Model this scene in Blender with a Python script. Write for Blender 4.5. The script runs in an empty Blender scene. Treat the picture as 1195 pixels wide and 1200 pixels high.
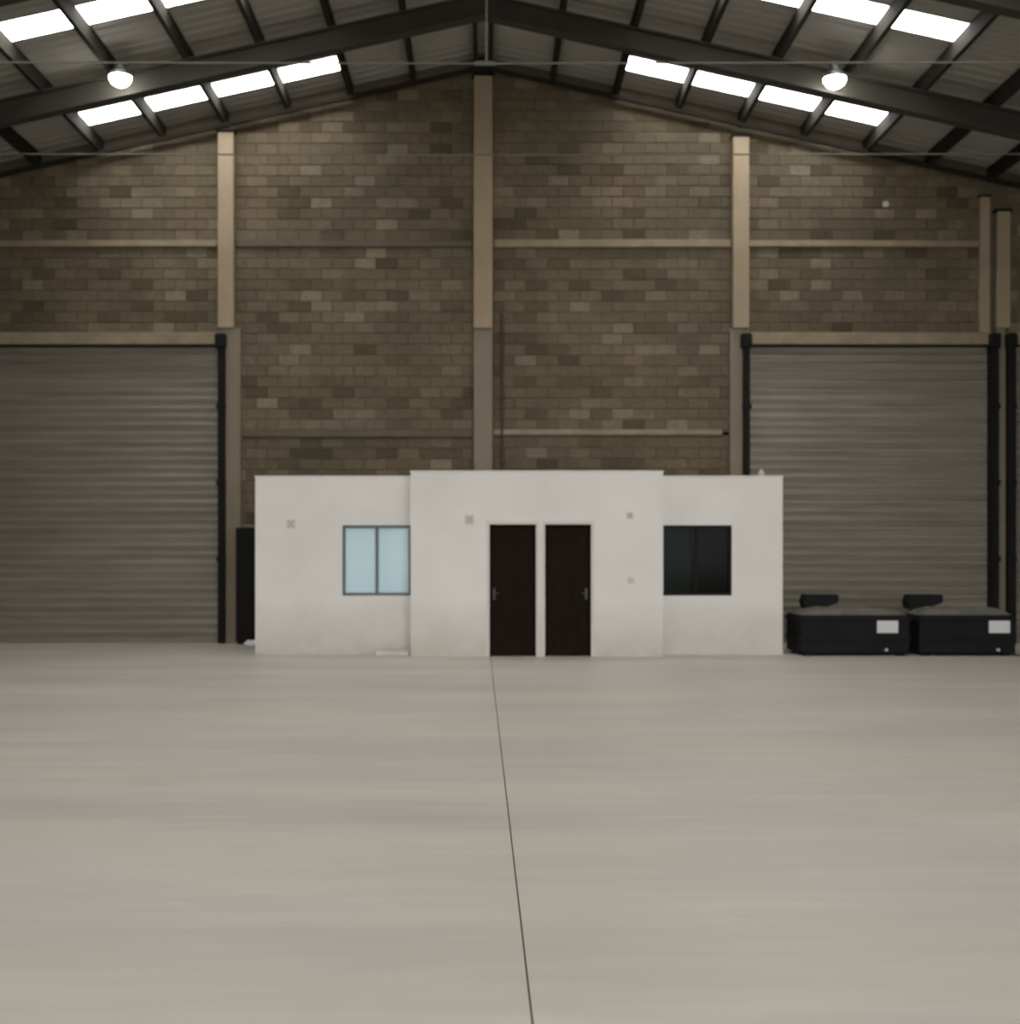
import bpy, bmesh, math, random
from mathutils import Vector, Matrix
random.seed(11)
S = bpy.context.scene
COL = S.collection
W, H = 1195, 1200
F = 1585.0                       # focal length in pixels
EYE = 1.66

# ------------------------------------------------------------------ camera
cd = bpy.data.cameras.new('camera'); cam = bpy.data.objects.new('camera', cd); COL.objects.link(cam)
cam.location = (0, 0, EYE); cam.rotation_euler = (math.pi / 2, 0, 0)
cd.sensor_fit = 'HORIZONTAL'; cd.sensor_width = 36; cd.lens = 36 * F / W
cd.shift_x = (W / 2 - 570) / W; cd.shift_y = (648 - H / 2) / W
cd.clip_end = 400
cd.dof.use_dof = True; cd.dof.focus_distance = 7.0; cd.dof.aperture_fstop = 2.2   # the photograph is slightly soft towards the back
S.camera = cam

# ------------------------------------------------------------------ sky, exposure
SKY_STRENGTH = 8.0
SKYLIGHT_STRENGTH = 11.0
wd = bpy.data.worlds.new('sky'); S.world = wd; wd.use_nodes = True
wt = wd.node_tree; wt.nodes.clear()
wo = wt.nodes.new('ShaderNodeOutputWorld'); wb = wt.nodes.new('ShaderNodeBackground')
wb.inputs['Color'].default_value = (1.0, 0.985, 0.955, 1); wb.inputs['Strength'].default_value = SKY_STRENGTH
wt.links.new(wb.outputs[0], wo.inputs[0])
S.view_settings.view_transform = 'Standard'; S.view_settings.look = 'None'
S.view_settings.gamma = 1; S.view_settings.use_curve_mapping = False
S.view_settings.exposure = 0.0

# rear gate: daylight enters through this opening behind the camera (portal guides sampling only)
GATE = (-4.0, 14.0, 7.2)          # x0, x1, height
REAR = -14.0
pl = bpy.data.lights.new('gate_portal', 'AREA'); pl.shape = 'RECTANGLE'
pl.size = GATE[1] - GATE[0]; pl.size_y = GATE[2]; pl.cycles.is_portal = True
po = bpy.data.objects.new('gate_portal', pl); COL.objects.link(po)
po.location = ((GATE[0] + GATE[1]) / 2, REAR + .05, GATE[2] / 2); po.rotation_euler = (math.pi / 2, 0, 0)

# ------------------------------------------------------------------ materials
def nodes(name):
    m = bpy.data.materials.new(name); m.use_nodes = True
    return m, m.node_tree, m.node_tree.nodes['Principled BSDF']

def plain(name, col, rough=.7, metal=0.0, spec=.5):
    m, t, b = nodes(name)
    b.inputs['Base Color'].default_value = (*col, 1); b.inputs['Roughness'].default_value = rough
    b.inputs['Metallic'].default_value = metal; b.inputs['Specular IOR Level'].default_value = spec
    return m

def noise(t, scale, detail=4, vec=None, rough=.55):
    n = t.nodes.new('ShaderNodeTexNoise'); n.inputs['Scale'].default_value = scale
    n.inputs['Detail'].default_value = detail; n.inputs['Roughness'].default_value = rough
    if vec: t.links.new(vec, n.inputs['Vector'])
    return n.outputs['Fac']

def coords(t, scale=(1, 1, 1), kind='Object'):
    if kind == 'World':
        c = t.nodes.new('ShaderNodeNewGeometry').outputs['Position']
    else:
        c = t.nodes.new('ShaderNodeTexCoord').outputs[kind]
    mp = t.nodes.new('ShaderNodeMapping'); mp.inputs['Scale'].default_value = scale
    t.links.new(c, mp.inputs['Vector'])
    return mp.outputs[0]

def ramp(t, fac, stops):
    r = t.nodes.new('ShaderNodeValToRGB'); cr = r.color_ramp
    while len(cr.elements) < len(stops): cr.elements.new(.5)
    for e, (p, c) in zip(cr.elements, stops): e.position = p; e.color = (*c, 1)
    t.links.new(fac, r.inputs[0]); return r.outputs[0]

def mix(t, a, b, fac, mode='MULTIPLY'):
    x = t.nodes.new('ShaderNodeMix'); x.data_type = 'RGBA'; x.blend_type = mode
    if isinstance(fac, (int, float)): x.inputs[0].default_value = fac
    else: t.links.new(fac, x.inputs[0])
    for i, v in ((6, a), (7, b)):
        if isinstance(v, tuple): x.inputs[i].default_value = (*v, 1)
        else: t.links.new(v, x.inputs[i])
    return x.outputs[2]

def bump(t, b, fac, strength, dist=.01):
    n = t.nodes.new('ShaderNodeBump'); n.inputs['Strength'].default_value = strength
    n.inputs['Distance'].default_value = dist
    t.links.new(fac, n.inputs['Height']); t.links.new(n.outputs[0], b.inputs['Normal'])

LOW_SPEC = ('black_plastic', 'dark_door_wood')
def mottled(name, lo, hi, scale, rough=.85, bmp=.2, metal=0.0, vs=(1, 1, 1), kind='Object'):
    m, t, b = nodes(name)
    if name in LOW_SPEC: b.inputs['Specular IOR Level'].default_value = .15
    f = noise(t, scale, 5, coords(t, vs, kind))
    t.links.new(ramp(t, f, [(.3, lo), (.7, hi)]), b.inputs['Base Color'])
    b.inputs['Roughness'].default_value = rough; b.inputs['Metallic'].default_value = metal
    if bmp: bump(t, b, noise(t, scale * 6, 4, coords(t, vs, kind)), bmp)
    return m

def block_material():
    m, t, b = nodes('concrete_block')
    oi = t.nodes.new('ShaderNodeObjectInfo')
    pos = coords(t, (1, 1, 1), 'World')
    base = ramp(t, oi.outputs['Random'], [(0, (.095, .076, .050)), (.10, (.125, .101, .068)), (.20, (.150, .122, .084)), (.70, (.168, .138, .097)), (.90, (.190, .158, .113)), (1.0, (.25, .212, .156))])
    big = ramp(t, noise(t, .7, 4, pos), [(.3, (.74, .755, .74)), (.7, (1.14, 1.10, 1.04))])
    fine = ramp(t, noise(t, 9, 5, pos), [(.3, (.82, .82, .82)), (.75, (1.12, 1.12, 1.12))])
    c = mix(t, mix(t, base, big, 1.0), fine, 1.0)
    t.links.new(c, b.inputs['Base Color']); b.inputs['Roughness'].default_value = .95
    b.inputs['Specular IOR Level'].default_value = .15
    bump(t, b, noise(t, 45, 5, pos), .35, .01)
    return m

def floor_material():
    m, t, b = nodes('polished_concrete')
    streak = noise(t, .9, 7, coords(t, (.16, 1.1, 1), 'World'), .62)
    streak2 = noise(t, 3.2, 6, coords(t, (.22, 1.6, 1), 'World'), .6)
    cloud = noise(t, .5, 5, coords(t, (.55, 1, 1), 'World'))
    c = ramp(t, streak, [(.28, (.485, .457, .405)), (.5, (.545, .512, .455)), (.72, (.58, .55, .494))])
    c = mix(t, c, ramp(t, streak2, [(.3, (.92, .92, .92)), (.7, (1.04, 1.04, 1.04))]), 1.0)
    c = mix(t, c, ramp(t, cloud, [(.32, (.90, .91, .925)), (.68, (1.05, 1.03, 1.0))]), 1.0)
    t.links.new(c, b.inputs['Base Color'])
    r = t.nodes.new('ShaderNodeMapRange'); r.inputs[3].default_value = .42; r.inputs[4].default_value = .62
    t.links.new(streak2, r.inputs[0]); t.links.new(r.outputs[0], b.inputs['Roughness'])
    b.inputs['Specular IOR Level'].default_value = .35
    bump(t, b, streak2, .04, .01)
    return m

def plaster_material():
    m, t, b = nodes('white_plaster')
    pos = coords(t, (1, 1, 1), 'World')
    c = ramp(t, noise(t, .9, 5, pos), [(.3, (.79, .765, .735)), (.7, (.86, .84, .81))])
    # scuffs and splashed dirt near the ground
    sep = t.nodes.new('ShaderNodeSeparateXYZ'); t.links.new(t.nodes.new('ShaderNodeNewGeometry').outputs['Position'], sep.inputs[0])
    mr = t.nodes.new('ShaderNodeMapRange'); mr.inputs[1].default_value = 0; mr.inputs[2].default_value = .9
    mr.inputs[3].default_value = 1; mr.inputs[4].default_value = 0; t.links.new(sep.outputs['Z'], mr.inputs[0])
    n = noise(t, 1.7, 5, pos)
    mm = t.nodes.new('ShaderNodeMath'); mm.operation = 'MULTIPLY'
    t.links.new(mr.outputs[0], mm.inputs[0]); t.links.new(n, mm.inputs[1])
    c = mix(t, c, (.46, .42, .35), mm.outputs[0], 'MIX')
    t.links.new(c, b.inputs['Base Color']); b.inputs['Roughness'].default_value = .85
    bump(t, b, noise(t, 40, 4, pos), .08, .01)
    return m

def glass_material(name, tint, gloss):
    m = bpy.data.materials.new(name); m.use_nodes = True; t = m.node_tree; t.nodes.clear()
    o = t.nodes.new('ShaderNodeOutputMaterial'); tr = t.nodes.new('ShaderNodeBsdfTransparent')
    tr.inputs[0].default_value = (*tint, 1)
    g = t.nodes.new('ShaderNodeBsdfGlossy'); g.inputs['Roughness'].default_value = .06
    fr = t.nodes.new('ShaderNodeFresnel'); fr.inputs[0].default_value = 1.45
    ad = t.nodes.new('ShaderNodeMath'); ad.operation = 'MULTIPLY'; ad.inputs[1].default_value = gloss
    t.links.new(fr.outputs[0], ad.inputs[0])
    x = t.nodes.new('ShaderNodeMixShader'); t.links.new(ad.outputs[0], x.inputs[0])
    t.links.new(tr.outputs[0], x.inputs[1]); t.links.new(g.outputs[0], x.inputs[2]); t.links.new(x.outputs[0], o.inputs[0])
    return m

def emitter(name, col, strength):
    m, t, b = nodes(name)
    b.inputs['Base Color'].default_value = (.8, .8, .8, 1)
    b.inputs['Emission Color'].default_value = (*col, 1); b.inputs['Emission Strength'].default_value = strength
    return m

M = dict(
    block=block_material(),
    mortar=mottled('mortar', (.125, .102, .070), (.155, .127, .088), 3, .95, .3),
    floor=floor_material(),
    joint=plain('joint_sealant', (.13, .115, .098), .8),
    plaster=plaster_material(),
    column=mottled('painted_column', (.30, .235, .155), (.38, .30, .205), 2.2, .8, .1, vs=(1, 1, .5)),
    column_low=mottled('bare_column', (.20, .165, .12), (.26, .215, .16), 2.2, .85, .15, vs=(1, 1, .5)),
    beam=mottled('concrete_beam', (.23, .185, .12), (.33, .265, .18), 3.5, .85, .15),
    shutter=mottled('galvanised_slat', (.175, .16, .128), (.255, .233, .19), 1.3, .5, 0, .2, vs=(.5, 1, 6), kind='World'),
    black_steel=plain('black_steel', (.008, .0075, .006), .7, 0, .2),
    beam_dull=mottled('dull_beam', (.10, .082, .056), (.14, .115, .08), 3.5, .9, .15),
    sheet=mottled('roof_sheet', (.33, .32, .285), (.40, .39, .35), .6, .6, 0, .0, kind='World'),
    purlin=plain('dark_purlin', (.030, .027, .021), .85, 0, .15),
    rafter=mottled('rafter_paint', (.036, .033, .025), (.048, .044, .034), 1.5, .8, 0),
    skylight=emitter('translucent_sheet', (1.0, .99, .97), SKYLIGHT_STRENGTH),
    rod=plain('steel_rod', (.17, .16, .13), .6, .2),
    lamp_body=plain('lamp_housing', (.25, .25, .25), .4, .6),
    wood=mottled('dark_door_wood', (.011, .0068, .0046), (.019, .0115, .0078), 6, .95, .05, vs=(6, 6, .4)),
    handle=plain('brushed_handle', (.075, .075, .072), .55, .6),
    frame=plain('grey_aluminium', (.085, .115, .13), .4, .3),
    frame_dark=plain('black_aluminium', (.008, .009, .009), .7, 0, .2),
    trim_white=plain('white_door_trim', (.72, .68, .64), .6),
    blue_glass=None, dark_glass=glass_material('dark_glass', (.58, .63, .61), .05),
    room=plain('dim_interior', (.035, .04, .038), .9),
    pane_backing=plain('grey_green_backing', (.075, .09, .085), .9),
    black_plastic=mottled('black_plastic', (.006, .007, .0075), (.011, .0125, .013), 4, .6, .05),
    dusty=mottled('dusty_lid', (.09, .084, .066), (.17, .158, .126), 3.5, .9, .2),
    sticker=plain('paper_sticker', (.72, .73, .74), .6),
    plate=mottled('blank_plate', (.60, .575, .545), (.68, .655, .62), 12, .7, 0),
    bag=plain('white_plastic', (.86, .86, .84), .5),
    rust=plain('rusty_pipe', (.075, .042, .022), .8),
    pale=plain('pale_plastic', (.55, .53, .48), .6),
    yard=mottled('yard_concrete', (.34, .32, .28), (.44, .41, .37), .3, .9, 0, kind='World'),
    outer=mottled('dark_unseen_wall', (.035, .029, .021), (.05, .042, .031), .6, .9, 0, kind='World'),  # unseen walls kept very dark so the hall's left end falls into shade
)
def blue_film():
    m, t, b = nodes('blue_film_glass')
    f = noise(t, 1.2, 2, coords(t))
    t.links.new(ramp(t, f, [(.3, (.60, .83, .93)), (.7, (.66, .88, .97))]), b.inputs['Base Color'])
    b.inputs['Roughness'].default_value = .4; b.inputs['Coat Weight'].default_value = .15; b.inputs['Coat Roughness'].default_value = .05
    return m
M['blue_glass'] = blue_film()

# ------------------------------------------------------------------ builders
def link(o, parent=None):
    COL.objects.link(o)
    if parent: o.parent = parent
    return o

def from_bm(name, bm, mat, parent=None, loc=(0, 0, 0)):
    me = bpy.data.meshes.new(name); bm.normal_update(); bm.to_mesh(me); bm.free()
    me.materials.append(mat)
    o = bpy.data.objects.new(name, me); o.location = loc
    return link(o, parent)

def use(name, me, parent, loc, scale=(1, 1, 1), rot=(0, 0, 0)):
    o = bpy.data.objects.new(name, me); o.location = loc; o.scale = scale; o.rotation_euler = rot
    return link(o, parent)

def tag(o, label=None, cat=None, group=None, kind=None):
    if label: o['label'] = label
    if cat: o['category'] = cat
    if group: o['group'] = group
    if kind: o['kind'] = kind
    return o

def empty(name, loc=(0, 0, 0)):
    o = bpy.data.objects.new(name, None); o.location = loc; o.empty_display_size = .2
    return link(o)

def box(bm, x0, x1, y0, y1, z0, z1, bev=0, seg=1):
    v = [bm.verts.new(p) for p in ((x0, y0, z0), (x1, y0, z0), (x1, y1, z0), (x0, y1, z0), (x0, y0, z1), (x1, y0, z1), (x1, y1, z1), (x0, y1, z1))]
    fs = [bm.faces.new([v[i] for i in q]) for q in ((0, 3, 2, 1), (4, 5, 6, 7), (0, 1, 5, 4), (1, 2, 6, 5), (2, 3, 7, 6), (3, 0, 4, 7))]
    if bev:
        es = list({e for f in fs for e in f.edges})
        bmesh.ops.bevel(bm, geom=es, offset=bev, segments=seg, affect='EDGES', profile=.5)

def boxo(name, x0, x1, y0, y1, z0, z1, mat, parent=None, bev=0, seg=1, base=None):
    """a box given in world (or parent) coordinates, with its origin at its bottom centre"""
    cx, cy = (x0 + x1) / 2, (y0 + y1) / 2
    bm = bmesh.new(); box(bm, x0 - cx, x1 - cx, y0 - cy, y1 - cy, 0, z1 - z0, bev, seg)
    return from_bm(name, bm, mat, parent, (cx, cy, z0))

def prism(bm, pts, y0, y1):
    """polygon in x,z (counter-clockwise seen from -y) extruded along y"""
    a = [bm.verts.new((x, y0, z)) for x, z in pts]; b = [bm.verts.new((x, y1, z)) for x, z in pts]
    bm.faces.new(a); bm.faces.new(b[::-1]); n = len(pts)
    for i in range(n):
        j = (i + 1) % n; bm.faces.new((a[j], a[i], b[i], b[j]))

def prism_x(bm, pts, x0, x1):
    """polygon in y,z extruded along x"""
    a = [bm.verts.new((x0, y, z)) for y, z in pts]; b = [bm.verts.new((x1, y, z)) for y, z in pts]
    bm.faces.new(a[::-1]); bm.faces.new(b); n = len(pts)
    for i in range(n):
        j = (i + 1) % n; bm.faces.new((a[i], a[j], b[j], b[i]))

def tube(bm, pts, r, n=8):
    rings = []
    for i, p in enumerate(pts):
        p = Vector(p); d = (Vector(pts[min(i + 1, len(pts) - 1)]) - Vector(pts[max(i - 1, 0)])).normalized()
        u = d.orthogonal().normalized(); w = d.cross(u)
        rings.append([bm.verts.new(p + (u * math.cos(a) + w * math.sin(a)) * r) for a in [2 * math.pi * k / n for k in range(n)]])
    for a, b in zip(rings, rings[1:]):
        for k in range(n): bm.faces.new((a[k], a[(k + 1) % n], b[(k + 1) % n], b[k]))
    bm.faces.new(rings[0][::-1]); bm.faces.new(rings[-1])

def lathe(bm, prof, n=24):
    rings = [[bm.verts.new((r * math.cos(2 * math.pi * k / n), r * math.sin(2 * math.pi * k / n), z)) for k in range(n)] for r, z in prof]
    for a, b in zip(rings, rings[1:]):
        for k in range(n): bm.faces.new((a[k], a[(k + 1) % n], b[(k + 1) % n], b[k]))
    bm.faces.new(rings[0][::-1]); bm.faces.new(rings[-1])

def holed_wall(bm, x0, x1, z0, z1, y0, y1, holes):
    """flat wall between y0 and y1 with rectangular openings (x0,x1,z0,z1)"""
    xs = sorted({x0, x1, *[h[0] for h in holes], *[h[1] for h in holes]})
    zs = sorted({z0, z1, *[h[2] for h in holes], *[h[3] for h in holes]})
    xs = [x for x in xs if x0 <= x <= x1]; zs = [z for z in zs if z0 <= z <= z1]
    solid = lambda i, j: 0 <= i < len(xs) - 1 and 0 <= j < len(zs) - 1 and not any(
        h[0] < (xs[i] + xs[i + 1]) / 2 < h[1] and h[2] < (zs[j] + zs[j + 1]) / 2 < h[3] for h in holes)
    cache = {}
    def V(i, j, y):
        k = (i, j, y)
        if k not in cache: cache[k] = bm.verts.new((xs[i], y, zs[j]))
        return cache[k]
    for i in range(len(xs) - 1):
        for j in range(len(zs) - 1):
            if not solid(i, j): continue
            bm.faces.new((V(i, j, y0), V(i + 1, j, y0), V(i + 1, j + 1, y0), V(i, j + 1, y0)))
            bm.faces.new((V(i, j, y1), V(i, j + 1, y1), V(i + 1, j + 1, y1), V(i + 1, j, y1)))
            if not solid(i - 1, j): bm.faces.new((V(i, j, y0), V(i, j + 1, y0), V(i, j + 1, y1), V(i, j, y1)))
            if not solid(i + 1, j): bm.faces.new((V(i + 1, j, y0), V(i + 1, j, y1), V(i + 1, j + 1, y1), V(i + 1, j + 1, y0)))
            if not solid(i, j - 1): bm.faces.new((V(i, j, y0), V(i, j, y1), V(i + 1, j, y1), V(i + 1, j, y0)))
            if not solid(i, j + 1): bm.faces.new((V(i, j + 1, y0), V(i + 1, j + 1, y0), V(i + 1, j + 1, y1), V(i, j + 1, y1)))

# ------------------------------------------------------------------ hall dimensions
BACK = 25.0                      # face of the rear masonry
HALF = 14.3                      # half width of the roof
LEFT = -9.5                      # unseen left wall, brought in close to darken that end of the hall
APEX, SLOPE = 10.84, .22         # roof sheet underside
RIDGE_X = -0.06
roof = lambda x: APEX - SLOPE * abs(x - RIDGE_X)
PUR = .26                        # purlin depth
COLS = (-4.81, -0.06, 4.67)      # column axes on the back wall
px = lambda x, y=BACK: (x - 570) * y / F
pz = lambda y_, y=BACK: EYE + (648 - y_) * y / F

# ------------------------------------------------------------------ floor: two slabs and a joint between them
floor = empty('floor'); tag(floor, kind='structure')
jx = lambda y: .192 - .0060 * y
def slab(pts):
    bm = bmesh.new(); a = [bm.verts.new((x, y, 0)) for x, y in pts]; b = [bm.verts.new((x, y, -.15)) for x, y in pts]
    bm.faces.new(a); bm.faces.new(b[::-1])
    for i in range(len(pts)):
        j = (i + 1) % len(pts); bm.faces.new((a[j], a[i], b[i], b[j]))
    return from_bm('slab', bm, M['floor'], floor)
JW = .0045
slab([(-HALF, REAR - .3), (jx(REAR) - JW, REAR - .3), (jx(BACK + .3) - JW, BACK + .3), (-HALF, BACK + .3)])
slab([(jx(REAR) + JW, REAR - .3), (HALF, REAR - .3), (HALF, BACK + .3), (jx(BACK + .3) + JW, BACK + .3)])
bm = bmesh.new()
v = [bm.verts.new(p) for p in ((jx(REAR) - JW, REAR - .3, -.006), (jx(REAR) + JW, REAR - .3, -.006), (jx(BACK) + JW, BACK + .3, -.006), (jx(BACK) - JW, BACK + .3, -.006))]
bm.faces.new(v); from_bm('joint_filler', bm, M['joint'], floor)
# yard outside the rear gate
bm = bmesh.new(); v = [bm.verts.new(p) for p in ((-60, -90, -.16), (60, -90, -.16), (60, REAR - .3, -.16), (-60, REAR - .3, -.16))]
bm.faces.new(v); tag(from_bm('ground', bm, M['yard']), kind='structure')

# ------------------------------------------------------------------ back wall: masonry panels of separate blocks
BL, BH = .40, .20
def block_mesh(w):
    bm = bmesh.new(); g, c, d = .006, .008, .05
    o = [(-w / 2 + g, d, g), (w / 2 - g, d, g), (w / 2 - g, d, BH - g), (-w / 2 + g, d, BH - g)]
    m_ = [(x, .008, z) for x, _, z in o]
    i = [(x * (1 - 2 * c / w), 0, c + g if z < .1 else BH - g - c) for x, _, z in o]
    R = [[bm.verts.new(p) for p in r] for r in (o, m_, i)]
    for a, b in zip(R, R[1:]):
        for k in range(4): bm.faces.new((a[k], a[(k + 1) % 4], b[(k + 1) % 4], b[k]))
    bm.faces.new(R[2])
    me = bpy.data.meshes.new('block'); bm.normal_update(); bm.to_mesh(me); bm.free(); me.materials.append(M['block'])
    return me
FULL, HALFB = block_mesh(BL), block_mesh(BL / 2)
def panel(x0, x1, z0, z1, hole=None, skip=None):
    """masonry infill: backing slab plus each block laid in running bond; z1 None = up to the roof"""
    bm = bmesh.new()
    if z1 is None:
        pts = [(x0, z0 - .09), (x1, z0 - .09), (x1, roof(x1) + .05), (x0, roof(x0) + .05)]
    else: pts = [(x0, z0 - .09 * (z0 > 0)), (x1, z0 - .09 * (z0 > 0)), (x1, z1 + .09), (x0, z1 + .09)]
    prism(bm, pts, BACK + .016, BACK + .25)
    w = from_bm('wall_back', bm, M['mortar']); tag(w, kind='structure')
    n = max(1, round((x1 - x0) / BL)); sx = (x1 - x0) / (n * BL)
    top = z1 if z1 is not None else 99
    rows = max(1, round((top - z0) / BH)) if z1 is not None else 40
    sz = (z1 - z0) / (rows * BH) if z1 is not None else 1.0
    for r in range(rows):
        z = z0 + r * BH * sz
        if r % 2 == 0: cells = [(x0 + (k + .5) * BL * sx, BL) for k in range(n)]
        else: cells = [(x0 + BL / 4 * sx, BL / 2)] + [(x0 + (k + 1) * BL * sx, BL) for k in range(n - 1)] + [(x1 - BL / 4 * sx, BL / 2)]
        for cx, wd_ in cells:
            if z1 is None and z + BH * sz > min(roof(cx - wd_ / 2), roof(cx + wd_ / 2)) - .12: continue
            if skip and skip(cx, z): continue
            use('block', FULL if wd_ == BL else HALFB, w, (cx, BACK + random.uniform(-.005, .004), z), (sx, 1, sz))
    return w
Z_TIE, Z_LOW, Z_DOOR = pz(286), pz(508), pz(397)      # beam levels: 7.37, 3.87, 5.62
hid = lambda x, z: z < 2.5 and x > -3.9               # masonry right behind the office stays plain backing
panel(-4.65, -0.24, 0, Z_LOW - .07, skip=hid)
panel(-4.65, -0.24, Z_LOW + .06, Z_TIE - .06)
panel(-4.65, -0.24, Z_TIE + .06, None)
panel(0.12, 4.52, 0, Z_LOW - .06, skip=hid)
panel(0.12, 4.52, Z_LOW + .06, Z_TIE - .07)
panel(0.12, 4.52, Z_TIE + .07, None)
panel(-9.4, -4.95, Z_DOOR + .10, Z_TIE - .06)
panel(-9.4, -4.95, Z_TIE + .06, None)
panel(-HALF, -9.6, 0, None, skip=lambda x, z: x < -10)
panel(4.82, 9.10, Z_DOOR + .10, Z_TIE - .06)
panel(4.82, 9.10, Z_TIE + .06, None)
panel(9.62, HALF, Z_DOOR + .10, None, skip=lambda x, z: x > 11.2)
for x0, x1, z0 in ((-4.97, -4.90, Z_DOOR), (-4.90, -4.64, 0), (-.25, .13, 0), (4.51, 4.80, 0), (4.80, 4.83, Z_DOOR), (9.09, 9.38, Z_DOOR), (9.38, 9.63, 0), (-9.61, -9.39, 0)):    # masonry behind the columns
    bm = bmesh.new(); prism(bm, [(x0, z0), (x1, z0), (x1, roof(x1) + .05), (x0, roof(x0) + .05)], BACK + .03, BACK + .25)
    tag(from_bm('wall_back', bm, M['mortar']), kind='structure')

# side and rear walls (outside the frame; the rear one has the open gate)
for nm, x in (('wall_left_occluder', LEFT - .25), ('wall_right', HALF)):
    tag(boxo(nm, x, x + .25, REAR - .3, BACK + .25, 0, roof(x + .12) - .02, M['outer']), kind='structure')
bm = bmesh.new(); holed_wall(bm, -HALF, HALF, 0, 7.6, REAR - .25, REAR, [(GATE[0], GATE[1], 0, GATE[2])])
tag(from_bm('wall_rear', bm, M['outer']), kind='structure')
bm = bmesh.new(); prism(bm, [(-HALF, 7.6), (HALF, 7.6), (RIDGE_X, APEX + .1)], REAR - .25, REAR)
tag(from_bm('wall_rear', bm, M['outer']), kind='structure')

# ------------------------------------------------------------------ columns
def column(x, x0, x1, xl0, xl1, zt, label, split=pz(386)):
    r = empty('column', (x, BACK, 0)); tag(r, label, 'column')
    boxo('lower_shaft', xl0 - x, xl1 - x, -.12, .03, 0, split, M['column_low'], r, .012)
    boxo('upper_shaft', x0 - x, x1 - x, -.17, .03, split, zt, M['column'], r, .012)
    boxo('head_plate', x0 - x - .03, x1 - x + .03, -.19, .03, zt, zt + .04, M['black_steel'], r)
    return r
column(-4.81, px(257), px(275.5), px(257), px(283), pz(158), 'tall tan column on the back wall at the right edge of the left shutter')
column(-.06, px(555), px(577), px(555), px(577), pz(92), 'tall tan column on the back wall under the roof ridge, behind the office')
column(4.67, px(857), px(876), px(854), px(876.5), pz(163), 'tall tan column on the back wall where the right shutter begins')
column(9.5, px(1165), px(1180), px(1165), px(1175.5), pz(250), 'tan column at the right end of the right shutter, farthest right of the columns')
r = empty('column', (px(1152), BACK, 0)); tag(r, 'slim dim post above the right shutter lintel beside the farthest right column', 'column')
boxo('shaft', -.09, .09, -.1, .03, Z_DOOR + .1, pz(232), M['column'], r, .01)
boxo('head_plate', -.11, .11, -.12, .03, pz(232), pz(232) + .03, M['black_steel'], r)

# ------------------------------------------------------------------ beams on the back wall
def beam(x0, x1, z0, z1, out, label, mat='beam'):
    o = boxo('concrete_beam', x0, x1, BACK - out, BACK + .03, z0, z1, M[mat], None, .012)
    return tag(o, label, 'beam')
beam(-9.4, -4.97, Z_TIE - .06, Z_TIE + .06, .07, 'tan ledge beam across the brickwork high above the left shutter')
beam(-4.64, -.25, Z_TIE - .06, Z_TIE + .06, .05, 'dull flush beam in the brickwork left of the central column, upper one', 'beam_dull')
beam(.13, 4.51, Z_TIE - .07, Z_TIE + .07, .08, 'lit tan ledge beam in the brickwork between central and right columns')
beam(4.83, 9.09, Z_TIE - .06, Z_TIE + .06, .06, 'tan ledge beam across the brickwork high above the right shutter')
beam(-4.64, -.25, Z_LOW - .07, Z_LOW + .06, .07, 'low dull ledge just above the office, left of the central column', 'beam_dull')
beam(.13, 4.35, Z_LOW - .03, Z_LOW + .07, .06, 'low tan ledge just above the office, right of the central column')
beam(-9.4, -4.93, Z_DOOR - .12, Z_DOOR + .10, .14, 'tan lintel beam directly over the left roller shutter')
beam(4.84, 9.30, Z_DOOR - .12, Z_DOOR + .10, .14, 'tan lintel beam directly over the wide right roller shutter')
beam(9.64, HALF, Z_DOOR - .12, Z_DOOR + .10, .14, 'lintel beam cut by the right edge, over the last shutter')

# ------------------------------------------------------------------ roller shutters
def shutter(x0, x1, label, gl, gr):
    zt = pz(403); yy = BACK + .06
    r = empty('roller_shutter', ((x0 + x1) / 2, yy, 0)); tag(r, label, 'shutter'); w = (x1 - x0) / 2
    n = 34; h = (zt - .10) / n
    prof = [(0, 0), (-.004, .006), (-.008, h * .30), (-.018, h * .46), (-.021, h * .62), (-.017, h * .80), (-.004, h * .94), (0, h), (.007, h), (.007, h + .014), (.02, h + .014), (.02, -.014), (.007, -.014), (.007, 0)]
    bm = bmesh.new(); prism_x(bm, [(y, z) for y, z in prof][::-1], -w, w)
    me = bpy.data.meshes.new('slat'); bm.normal_update(); bm.to_mesh(me); bm.free(); me.materials.append(M['shutter'])
    for k in range(n):
        o = use('slat', me, r, (0, random.uniform(-.006, .006), .10 + k * h)); o.rotation_euler.x = random.uniform(-.035, .03)
    boxo('bottom_bar', -w, w, -.05, .02, .0, .10, M['shutter'], r, .01)
    boxo('hood', -w, w, -.10, .1, zt - .06, zt + .06, M['black_steel'], r, .01)
    for nm, (a, b) in (('guide_rail', gl), ('guide_rail', gr)):
        if a is None: continue
        bm = bmesh.new(); y0 = BACK - .24 - yy
        box(bm, a - (x0 + x1) / 2, b - (x0 + x1) / 2, y0, .05, 0, zt + .12, .008)
        g = from_bm(nm, bm, M['black_steel'], r)
        mid = (a + b) / 2 - (x0 + x1) / 2
        boxo('bracket', mid - .11, mid + .09, y0 - .05, y0 + .10, zt - .12, zt + .16, M['black_steel'], g, .03)
        for z in (1.5, 2.9, 4.3): boxo('clip', mid - .085, mid + .085, y0 - .012, y0 + .03, z, z + .10, M['black_steel'], g, .005)
    return r
shutter(-9.36, px(259), 'dim grey metal roller shutter left of the office', (-9.45, -9.36), (px(258), px(266)))
shutter(px(875), px(1158), 'wide grey metal roller shutter behind the black boxes, right of the office', (px(868.5), px(876)), (px(1157.5), px(1165)))
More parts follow.
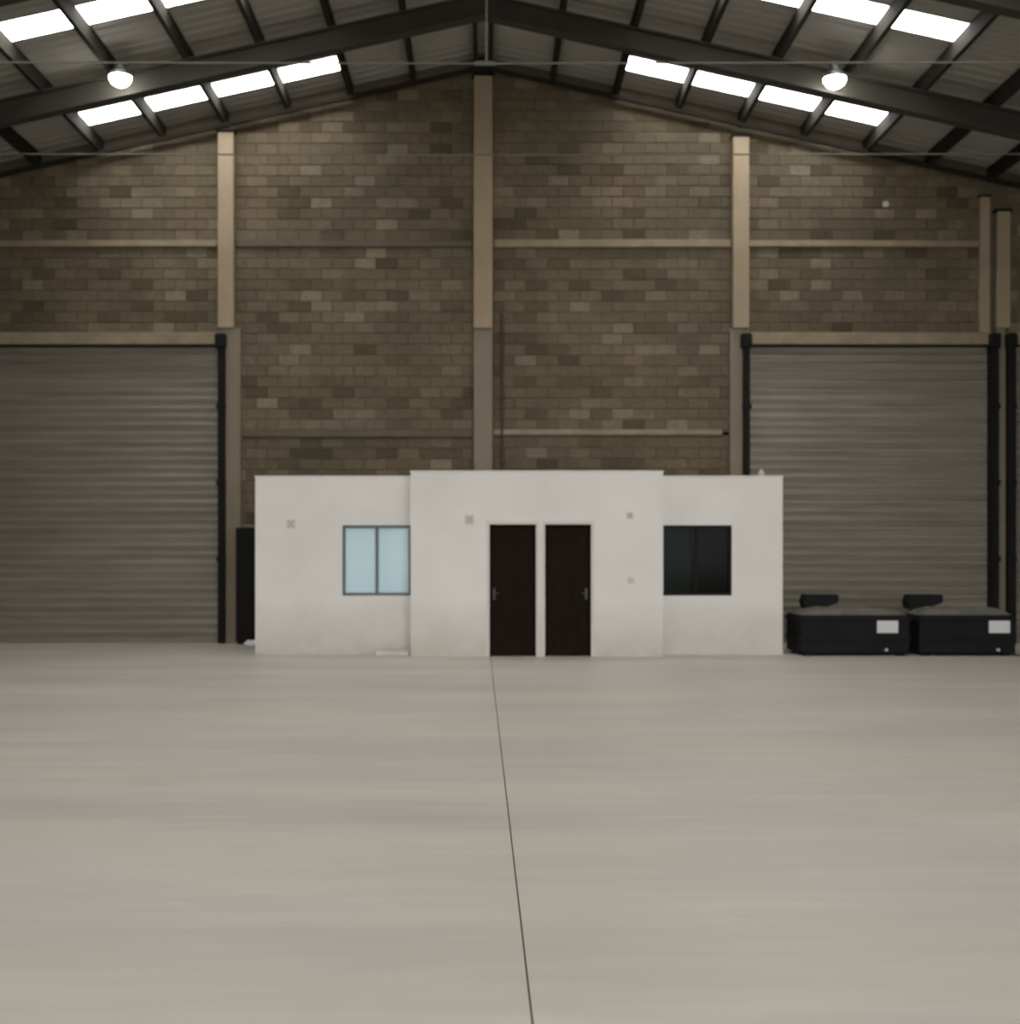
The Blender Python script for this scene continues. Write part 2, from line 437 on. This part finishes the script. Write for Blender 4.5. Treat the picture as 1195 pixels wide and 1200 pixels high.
shutter(px(1184), 13.9, 'last grey roller shutter, a sliver at the right edge of the view', (px(1175.5), px(1185)), (13.9, 14.0))

# ------------------------------------------------------------------ tall black cabinet between the left shutter and the office
d = empty('tall_cabinet', (-4.17, 24.5, 0)); tag(d, 'tall black cabinet on the floor between left shutter and office', 'cabinet')
boxo('body', -.375, .355, .02, .42, .06, 2.12, M['black_steel'], d, .008)
boxo('plinth', -.35, .33, .05, .40, 0, .06, M['black_steel'], d)
for a, b in ((-.37, -.012), (-.008, .35)):
    lf = boxo('door', a, b, .0, .02, .08, 2.10, M['black_steel'], d, .004)
    sgn = 1 if a < -.2 else -1
    boxo('handle', sgn * .12, sgn * .145, -.035, -.01, .95, 1.12, M['black_steel'], lf, .006)

# ------------------------------------------------------------------ roof
ceil = empty('ceiling', (0, 0, 0)); tag(ceil, kind='structure')
ANG = math.atan(SLOPE)
STRIPS = [23.8 - 3.95 * k for k in range(10)]
SKW = .66
def sheet_mesh(name, xa, xb, mat, waves=4, width=1.0):
    """corrugated sheet from xa to xb (distance from the ridge), width along y, underside at the roof line"""
    bm = bmesh.new(); p = width / waves; prof = []
    for k in range(waves): prof += [(k * p, 0), (k * p + p * .55, 0), (k * p + p * .68, .022), (k * p + p * .87, .022)]
    prof.append((width, 0))
    lo = [bm.verts.new((xa, y, -SLOPE * xa + z)) for y, z in prof]; hi = [bm.verts.new((xb, y, -SLOPE * xb + z)) for y, z in prof]
    for k in range(len(prof) - 1): bm.faces.new((lo[k], hi[k], hi[k + 1], lo[k + 1]))
    me = bpy.data.meshes.new(name); bm.normal_update(); bm.to_mesh(me); bm.free(); me.materials.append(mat)
    return me
SK0, SK1 = 2.50, 7.06            # skylight run along the slope (metres from the ridge)
EAVE = HALF + .2
sh_full = sheet_mesh('roof_sheet', .0, EAVE, M['sheet'])
sh_up, sh_lo = sheet_mesh('roof_sheet', .0, SK0, M['sheet']), sheet_mesh('roof_sheet', SK1, EAVE, M['sheet'])
sh_sky = sheet_mesh('skylight', SK0, SK1, M['skylight'])
ys = []
y = BACK + .25
edges = sorted([(s - SKW / 2, s + SKW / 2) for s in STRIPS], reverse=True)
for (s0, s1) in edges + [(REAR - .3, REAR - .3)]:
    gap = y - s1
    if gap > .02:
        n = max(1, round(gap)); w = gap / n
        for k in range(n): ys.append((y - (k + 1) * w, w, False))
    if s1 > s0: ys.append((s0, SKW, True))
    y = s0
for y0, w, sky in ys:
    for side in (1, -1):
        rz = 0
        for me, nm in (((sh_up, 'roof_sheet'), (sh_sky, 'skylight'), (sh_lo, 'roof_sheet')) if sky else ((sh_full, 'roof_sheet'),)):
            o = use(nm, me, ceil, (RIDGE_X, y0, APEX), (side, w, 1))
            if nm == 'skylight': o['label'] = 'white glowing translucent roof sheet'
# purlins: C-sections along the hall
PL = BACK + .2 - REAR
bm = bmesh.new(); z = -PUR
prism(bm, [(-.03, z), (.045, z), (.045, z + .02), (-.01, z + .02), (-.01, -.02), (.045, -.02), (.045, 0), (-.03, 0)], 0, PL)
pur_me = bpy.data.meshes.new('purlin'); bm.normal_update(); bm.to_mesh(pur_me); bm.free(); pur_me.materials.append(M['purlin'])
for side in (1, -1):
    for k in range(0, 13):
        d_ = .13 + 1.152 * k
        if d_ > HALF - .05: break
        use('purlin', pur_me, ceil, (RIDGE_X + side * d_, REAR, APEX - SLOPE * d_ - .005), (side, 1, 1))
# rafters: I-section portal frames, haunched at the columns
FR = [21.65 - 4.05 * k for k in range(9)]
def rafter(y):
    d0, d1 = .36, .40
    def P(x, dz): return (x, roof(x) - PUR - dz)
    xs = [-HALF, -HALF + 2.2, RIDGE_X, HALF - 2.2, HALF]
    dep = [d1 + .55, d1, d0, d1, d1 + .55]
    bm = bmesh.new()
    def strip(o0, o1, ya, yb, bottom):
        top = [P(x, (dd - .03 if bottom else o0)) for x, dd in zip(xs, dep)]
        bot = [P(x, (dd if bottom else o1)) for x, dd in zip(xs, dep)]
        prism(bm, bot + top[::-1], ya, yb)
    strip(0, .03, -.12, .12, False); strip(0, 0, -.12, .12, True)
    top = [P(x, .03) for x in xs]; bot = [P(x, dd - .03) for x, dd in zip(xs, dep)]
    prism(bm, bot + top[::-1], -.02, .02)
    return from_bm('rafter', bm, M['rafter'], ceil, (0, y, 0))
r0 = rafter(FR[0])
for y in FR[1:]: use('rafter', r0.data, ceil, (0, y, 0))
bm = bmesh.new(); prism(bm, [(-HALF, roof(HALF) - PUR - .07), (RIDGE_X, APEX - PUR - .07), (HALF, roof(HALF) - PUR - .07), (HALF, roof(HALF) - PUR), (RIDGE_X, APEX - PUR), (-HALF, roof(HALF) - PUR)], -.04, .04)
from_bm('edge_rafter', bm, M['purlin'], ceil, (0, BACK - .25, 0))  # thin dark strip standing in for shade along the top of the wall
boxo('ridge_cap', RIDGE_X - .3, RIDGE_X + .3, REAR, BACK + .2, APEX + .03, APEX + .06, M['sheet'], ceil)

# tie rods with their middle hangers
for y, lab in ((FR[0], 'thin steel tie rod spanning the hall under the far rafter, the lower line'), (FR[1], 'thin steel tie rod spanning the hall under the near rafter, the upper line')):
    zt = 8.05
    r = empty('tie_rod', (RIDGE_X, y, zt)); tag(r, lab, 'tie rod')
    bm = bmesh.new(); tube(bm, [(-9.5, 0, 0), (-5, 0, -.01), (0, 0, -.02), (5, 0, -.01), (9.5, 0, 0)], .013, 6); from_bm('rod', bm, M['rod'], r)
    if y == FR[0]: continue
    bm = bmesh.new(); tube(bm, [(.06, 0, -.01), (.06, 0, APEX - PUR - .38 - zt)], .014, 6); from_bm('hanger', bm, M['rod'], r)
    bm = bmesh.new(); tube(bm, [(-.1, 0, -.02), (.18, 0, -.02)], .032, 8); from_bm('turnbuckle', bm, M['rod'], r)

# ------------------------------------------------------------------ high-bay lamps
def lamp(x, y, z, label):
    r = empty('high_bay_lamp', (x, y, z)); tag(r, label, 'lamp')
    bm = bmesh.new(); lathe(bm, [(.06, .22), (.09, .20), (.10, .10), (.17, .06), (.175, .0), (.165, -.01)]); from_bm('housing', bm, M['lamp_body'], r)
    bm = bmesh.new(); prof = [(.175 * math.cos(a), -.01 - .16 * math.sin(a)) for a in [math.pi / 2 * k / 8 for k in range(8)]] + [(.012, -.171)]
    lathe(bm, prof[::-1]); o = from_bm('diffuser', bm, emitter('lamp_glow', (1, .97, .92), 28), r)
    for f in o.data.polygons: f.use_smooth = True
    bm = bmesh.new(); tube(bm, [(0, 0, .21), (0, 0, roof(x) - PUR - z - .0)], .012, 6); from_bm('drop_rod', bm, M['black_steel'], r)
lamp(px(141, 21.3), 21.3, pz(93, 21.3) + .05, 'round glowing high-bay lamp hanging left of the roof ridge')
lamp(px(978, 21.3), 21.3, pz(95, 21.3) + .05, 'round glowing high-bay lamp hanging right of the roof ridge')

# ------------------------------------------------------------------ the white office
OY, WY = 21.7, 22.1
ox = lambda x: px(x, OY); wx = lambda x: px(x, WY)
HC, HW_ = pz(553, OY), pz(559, WY)
office = empty('office', (0, OY, 0)); tag(office, 'small white flat-roofed office block with two dark doors and two windows', 'building')
T = .15; OB = 24.3
def part_wall(name, bm, mat=M['plaster']): return from_bm(name, bm, mat, office, (0, -OY, 0))
C0, C1 = ox(481), ox(777)
D = [(ox(573.5), ox(628)), (ox(638.5), ox(692.5))]; DH = pz(614.5, OY)
WL = (wx(401), C0 - .015, pz(698, WY), pz(615.5, WY)); WR = (C1 + .02, wx(857.5), pz(698, WY), pz(615.5, WY))
L0, R1 = wx(299), wx(917)
bm = bmesh.new()
holed_wall(bm, C0, C1, 0, HC, OY, OY + T, [(a, b, 0, DH) for a, b in D])
for a, b in ((C0, C0 + T), (C1 - T, C1)): box(bm, a, b, OY + T, OB, 0, HC)
part_wall('central_block', bm)
bm = bmesh.new(); box(bm, C0 + T, C1 - T, OY + T, OB, HC - .18, HC - .05); part_wall('roof_slab', bm)
for a, b, hole, side in ((L0, C0, WL, L0), (C1, R1, WR, R1)):
    bm = bmesh.new(); holed_wall(bm, a, b, 0, HW_, WY, WY + T, [hole])
    s0 = (a, a + T) if side == L0 else (b - T, b)
    box(bm, s0[0], s0[1], WY + T, OB, 0, HW_); box(bm, a, b, OB, OB + T, 0, HW_)
    part_wall('wing', bm)
    bm = bmesh.new(); box(bm, a + T * (side == L0), b - T * (side == R1), WY + T, OB, HW_ - .2, HW_ - .06); part_wall('roof_slab', bm)
    # dark panel behind the window; the room's dimness is in its colour
    bm = bmesh.new(); box(bm, a + T + .01, b - T - .01, WY + T + .9, WY + T + .93, .01, HW_ - .21); part_wall('inner_wall', bm, M['room'])
bm = bmesh.new(); box(bm, C0 + T, C1 - T, OB, OB + T, 0, HC); part_wall('central_block_back', bm)
for a, b, y0, y1, zz in ((C0 - .012, C1 + .012, OY - .012, OY + T + .01, HC), (L0 - .012, C0, WY - .012, WY + T + .01, HW_), (C1, R1 + .012, WY - .012, WY + T + .01, HW_)):
    boxo('coping', a, b, y0 - OY, y1 - OY, zz, zz + .02, M['plaster'], office, .006)
# doors
for k, (a, b) in enumerate(D):
    w = (b - a) / 2; cx = (a + b) / 2
    d = boxo('door', a + .035, b - .035, .05, .09, .01, DH - .035, M['wood'], office, .004)
    fr = empty('door_frame'); fr.parent = office
    bm = bmesh.new()
    for x0, x1, z0, z1 in ((a, a + .033, 0, DH), (b - .033, b, 0, DH), (a + .033, b - .033, DH - .033, DH)): box(bm, x0, x1, .02, .12, z0, z1, .003)
    bpy.data.objects.remove(fr); from_bm('door_frame', bm, M['wood'], office)
    hx = (-w + .075) if k == 0 else (w - .075); s = 1 if k == 0 else -1
    bm = bmesh.new(); box(bm, hx - .022, hx + .022, -.034, -.02, .90, 1.08, .004)
    tube(bm, [(hx, -.03, 1.0), (hx, -.075, 1.0), (hx + s * .02, -.085, 1.0), (hx + s * .075, -.085, 1.0)], .011, 8)
    hd = from_bm('door_handle', bm, M['handle'], d); hd['label'] = 'steel lever handle'
    # pale trim round the opening
    bm = bmesh.new(); e = .05
    for x0, x1, z0, z1 in ((a - e, a, 0, DH + e), (b, b + e, 0, DH + e), (a, b, DH, DH + e)): box(bm, x0, x1, -.012, .03, z0, z1)
    tr = from_bm('door_trim', bm, M['trim_white'], office)
# windows
def window(x0, x1, z0, z1, fm, gm, label, slide):
    y = WY - OY + .05
    w = empty('window', (x0, y, z0)); w.parent = office; w['label'] = label
    W_, H_ = x1 - x0, z1 - z0; f = .045
    bm = bmesh.new()
    for a, b, c, d_ in ((0, f, 0, H_), (W_ - f, W_, 0, H_), (f, W_ - f, 0, f), (f, W_ - f, H_ - f, H_)): box(bm, a, b, 0, .07, c, d_, .004)
    from_bm('window_frame', bm, fm, w)
    m_ = W_ / 2
    boxo('mullion', m_ - .025, m_ + .025, .005, .06, f, H_ - f, fm, w, .003)
    for k, (a, b) in enumerate(((f, m_ - .025), (m_ + .025, W_ - f))):
        boxo('pane', a, b, .03 + (.012 if k == slide else 0), .036 + (.012 if k == slide else 0), f, H_ - f, gm, w)
    return w
window(*WL, M['frame'], M['blue_glass'], 'two-pane window with bright pale-blue glass', 1)
w2 = window(*WR, M['frame_dark'], M['dark_glass'], 'dark two-pane sliding window', 1)
# added strip whose grey lightens the left half of the dark window
boxo('pane_backing', WR[0] + .05, WR[0] + .5, WY - OY + .25, WY - OY + .28, WR[2] - .05, WR[3] + .03, M['pane_backing'], office)
# blank cover plates on the front
def plate(x, y, yy, s=.07, cross=True):
    X, Z = px(x, yy), pz(y, yy)
    p = boxo('cover_plate', X - s, X + s, yy - OY - .008, yy - OY + .002, Z - s, Z + s, M['plate'], office, .003)
    if cross:
        for a in (1, -1):
            bm = bmesh.new(); box(bm, -s * 1.1, s * 1.1, -.0045, -.004, -.009, .009)
            bmesh.ops.rotate(bm, verts=bm.verts, cent=(0, 0, 0), matrix=Matrix.Rotation(a * .85, 3, 'Y'))
            from_bm('tape_strip', bm, M['plate_dark'], p, (0, -.002, s))
M['plate_dark'] = plain('grey_tape', (.46, .445, .42), .7)
plate(341, 614, WY); plate(550, 609, OY); plate(738, 604, OY, .05); plate(739.5, 680, OY, .05, False)
# small stub on the right parapet
bm = bmesh.new(); lathe(bm, [(.035, 0), (.045, .02), (.045, .06), (.028, .08), (.02, .11)], 12)
o = from_bm('pipe_stub', bm, M['pale'], None, (wx(893), WY + .08, HW_ + .021)); tag(o, 'small white pipe stub standing on the parapet at the right of the office', 'pipe')
# brown conduit on the masonry right of the central column
bm = bmesh.new(); X = px(588, BACK - .05)
tube(bm, [(X, BACK - .05, .05), (X, BACK - .05, pz(368))], .025, 8)
cnd = from_bm('conduit', bm, M['rust']); tag(cnd, 'thin rusty brown conduit running up the brickwork right of central column', 'pipe')
for z in (3.3, 4.5, 5.7): boxo('pipe_clip', X - .06, X + .06, BACK - .08, BACK + .01, z, z + .04, M['rust'], cnd)
# tiny pale fitting high on the right masonry
X, Z = px(1037), pz(240)
o = boxo('wall_fitting', X - .05, X + .05, BACK - .07, BACK, Z - .05, Z + .05, M['pale'], None, .015, 2); tag(o, 'tiny pale fitting high on the brickwork above the right shutter', 'fitting')

# ------------------------------------------------------------------ black boxes on the right
def black_box(x, y, label, sx, w):
    r = empty('equipment_box', (x, y, 0)); tag(r, label, 'box')
    dp, h = 1.05, .66
    bm = bmesh.new(); box(bm, 0, w, 0, dp, .03, h, .03, 2); from_bm('body', bm, M['black_plastic'], r)
    for z in (.24, .56): boxo('rib', -.012, w + .012, -.012, dp + .012, z, z + .045, M['black_plastic'], r, .01)
    for a in (.08, w - .20):
        for b in (.06, dp - .18): boxo('foot', a, a + .12, b, b + .12, 0, .05, M['black_plastic'], r, .01)
    # low domed lid, dusty on top
    bm = bmesh.new(); N = 14; K = 8; V = {}
    for i in range(N + 1):
        for j in range(K + 1):
            u, v_ = i / N, j / K
            e = (1 - (2 * u - 1) ** 6) * (1 - (2 * v_ - 1) ** 4)
            V[i, j] = bm.verts.new((.02 + u * (w - .04), .02 + v_ * (dp - .04), h + .125 * e ** .8 * (.92 + .08 * math.cos(u * 9 * math.pi)) - .002))
    for i in range(N):
        for j in range(K): bm.faces.new((V[i, j], V[i + 1, j], V[i + 1, j + 1], V[i, j + 1]))
    o = from_bm('lid', bm, M['dusty'], r); o['label'] = 'low domed lid covered in dust'
    for f in o.data.polygons: f.use_smooth = True
    # wedge-shaped control unit on the rear left of the lid
    bm = bmesh.new(); prism(bm, [(0, 0), (.30, .02), (.52, .10), (.55, .14), (.54, .24), (0, .24), (-.04, .12)], 0, .34)
    o = from_bm('control_unit', bm, M['black_plastic'], r, (.24 if w > 1.7 else .06, .66, .725)); o['label'] = 'black wedge-shaped unit on the lid'
    bm = bmesh.new(); box(bm, 0, .34, -.006, .006, 0, .20, .004); o = from_bm('sticker', bm, M['sticker'], r, (sx, -.006, .37)); o['label'] = 'white paper label'
    bm = bmesh.new(); tube(bm, [(0, .02, 0), (0, -.05, 0)], .025, 10); o = from_bm('drain_plug', bm, M['pale'], r, (sx + .14, 0, .10)); o['label'] = 'small pale plug'
black_box(px(938, 21.8), 21.8, 'low black box with domed dusty top, the one beside the office wall', 1.23, 1.77)
black_box(px(1077, 21.8), 21.8, 'low black box with domed dusty top, the one nearest the right edge', 1.12, 1.56)

# ------------------------------------------------------------------ small things by the office
bm = bmesh.new(); bmesh.ops.create_icosphere(bm, subdivisions=3, radius=1)
for v in bm.verts:
    n_ = math.sin(v.co.x * 5 + v.co.y * 3) * .12 + math.sin(v.co.z * 7 + v.co.x * 4) * .10
    v.co *= 1 + n_; v.co.x *= .20; v.co.y *= .12; v.co.z = max(v.co.z * .07, -.055) + .055
o = from_bm('plastic_bag', bm, M['bag'], None, (px(301, 24.1), 24.1, 0)); tag(o, 'small crumpled white bag on the floor beside the black cabinet', 'bag')
bm = bmesh.new(); prism_x(bm, [(-.13, 0), (.10, 0), (.10, .085), (-.08, .07), (-.13, .03)], -.28, .26)
o = from_bm('concrete_step', bm, M['plaster'], None, (px(461, 21.95), 21.96, 0)); tag(o, 'low pale concrete piece on the floor under the blue window', 'step')
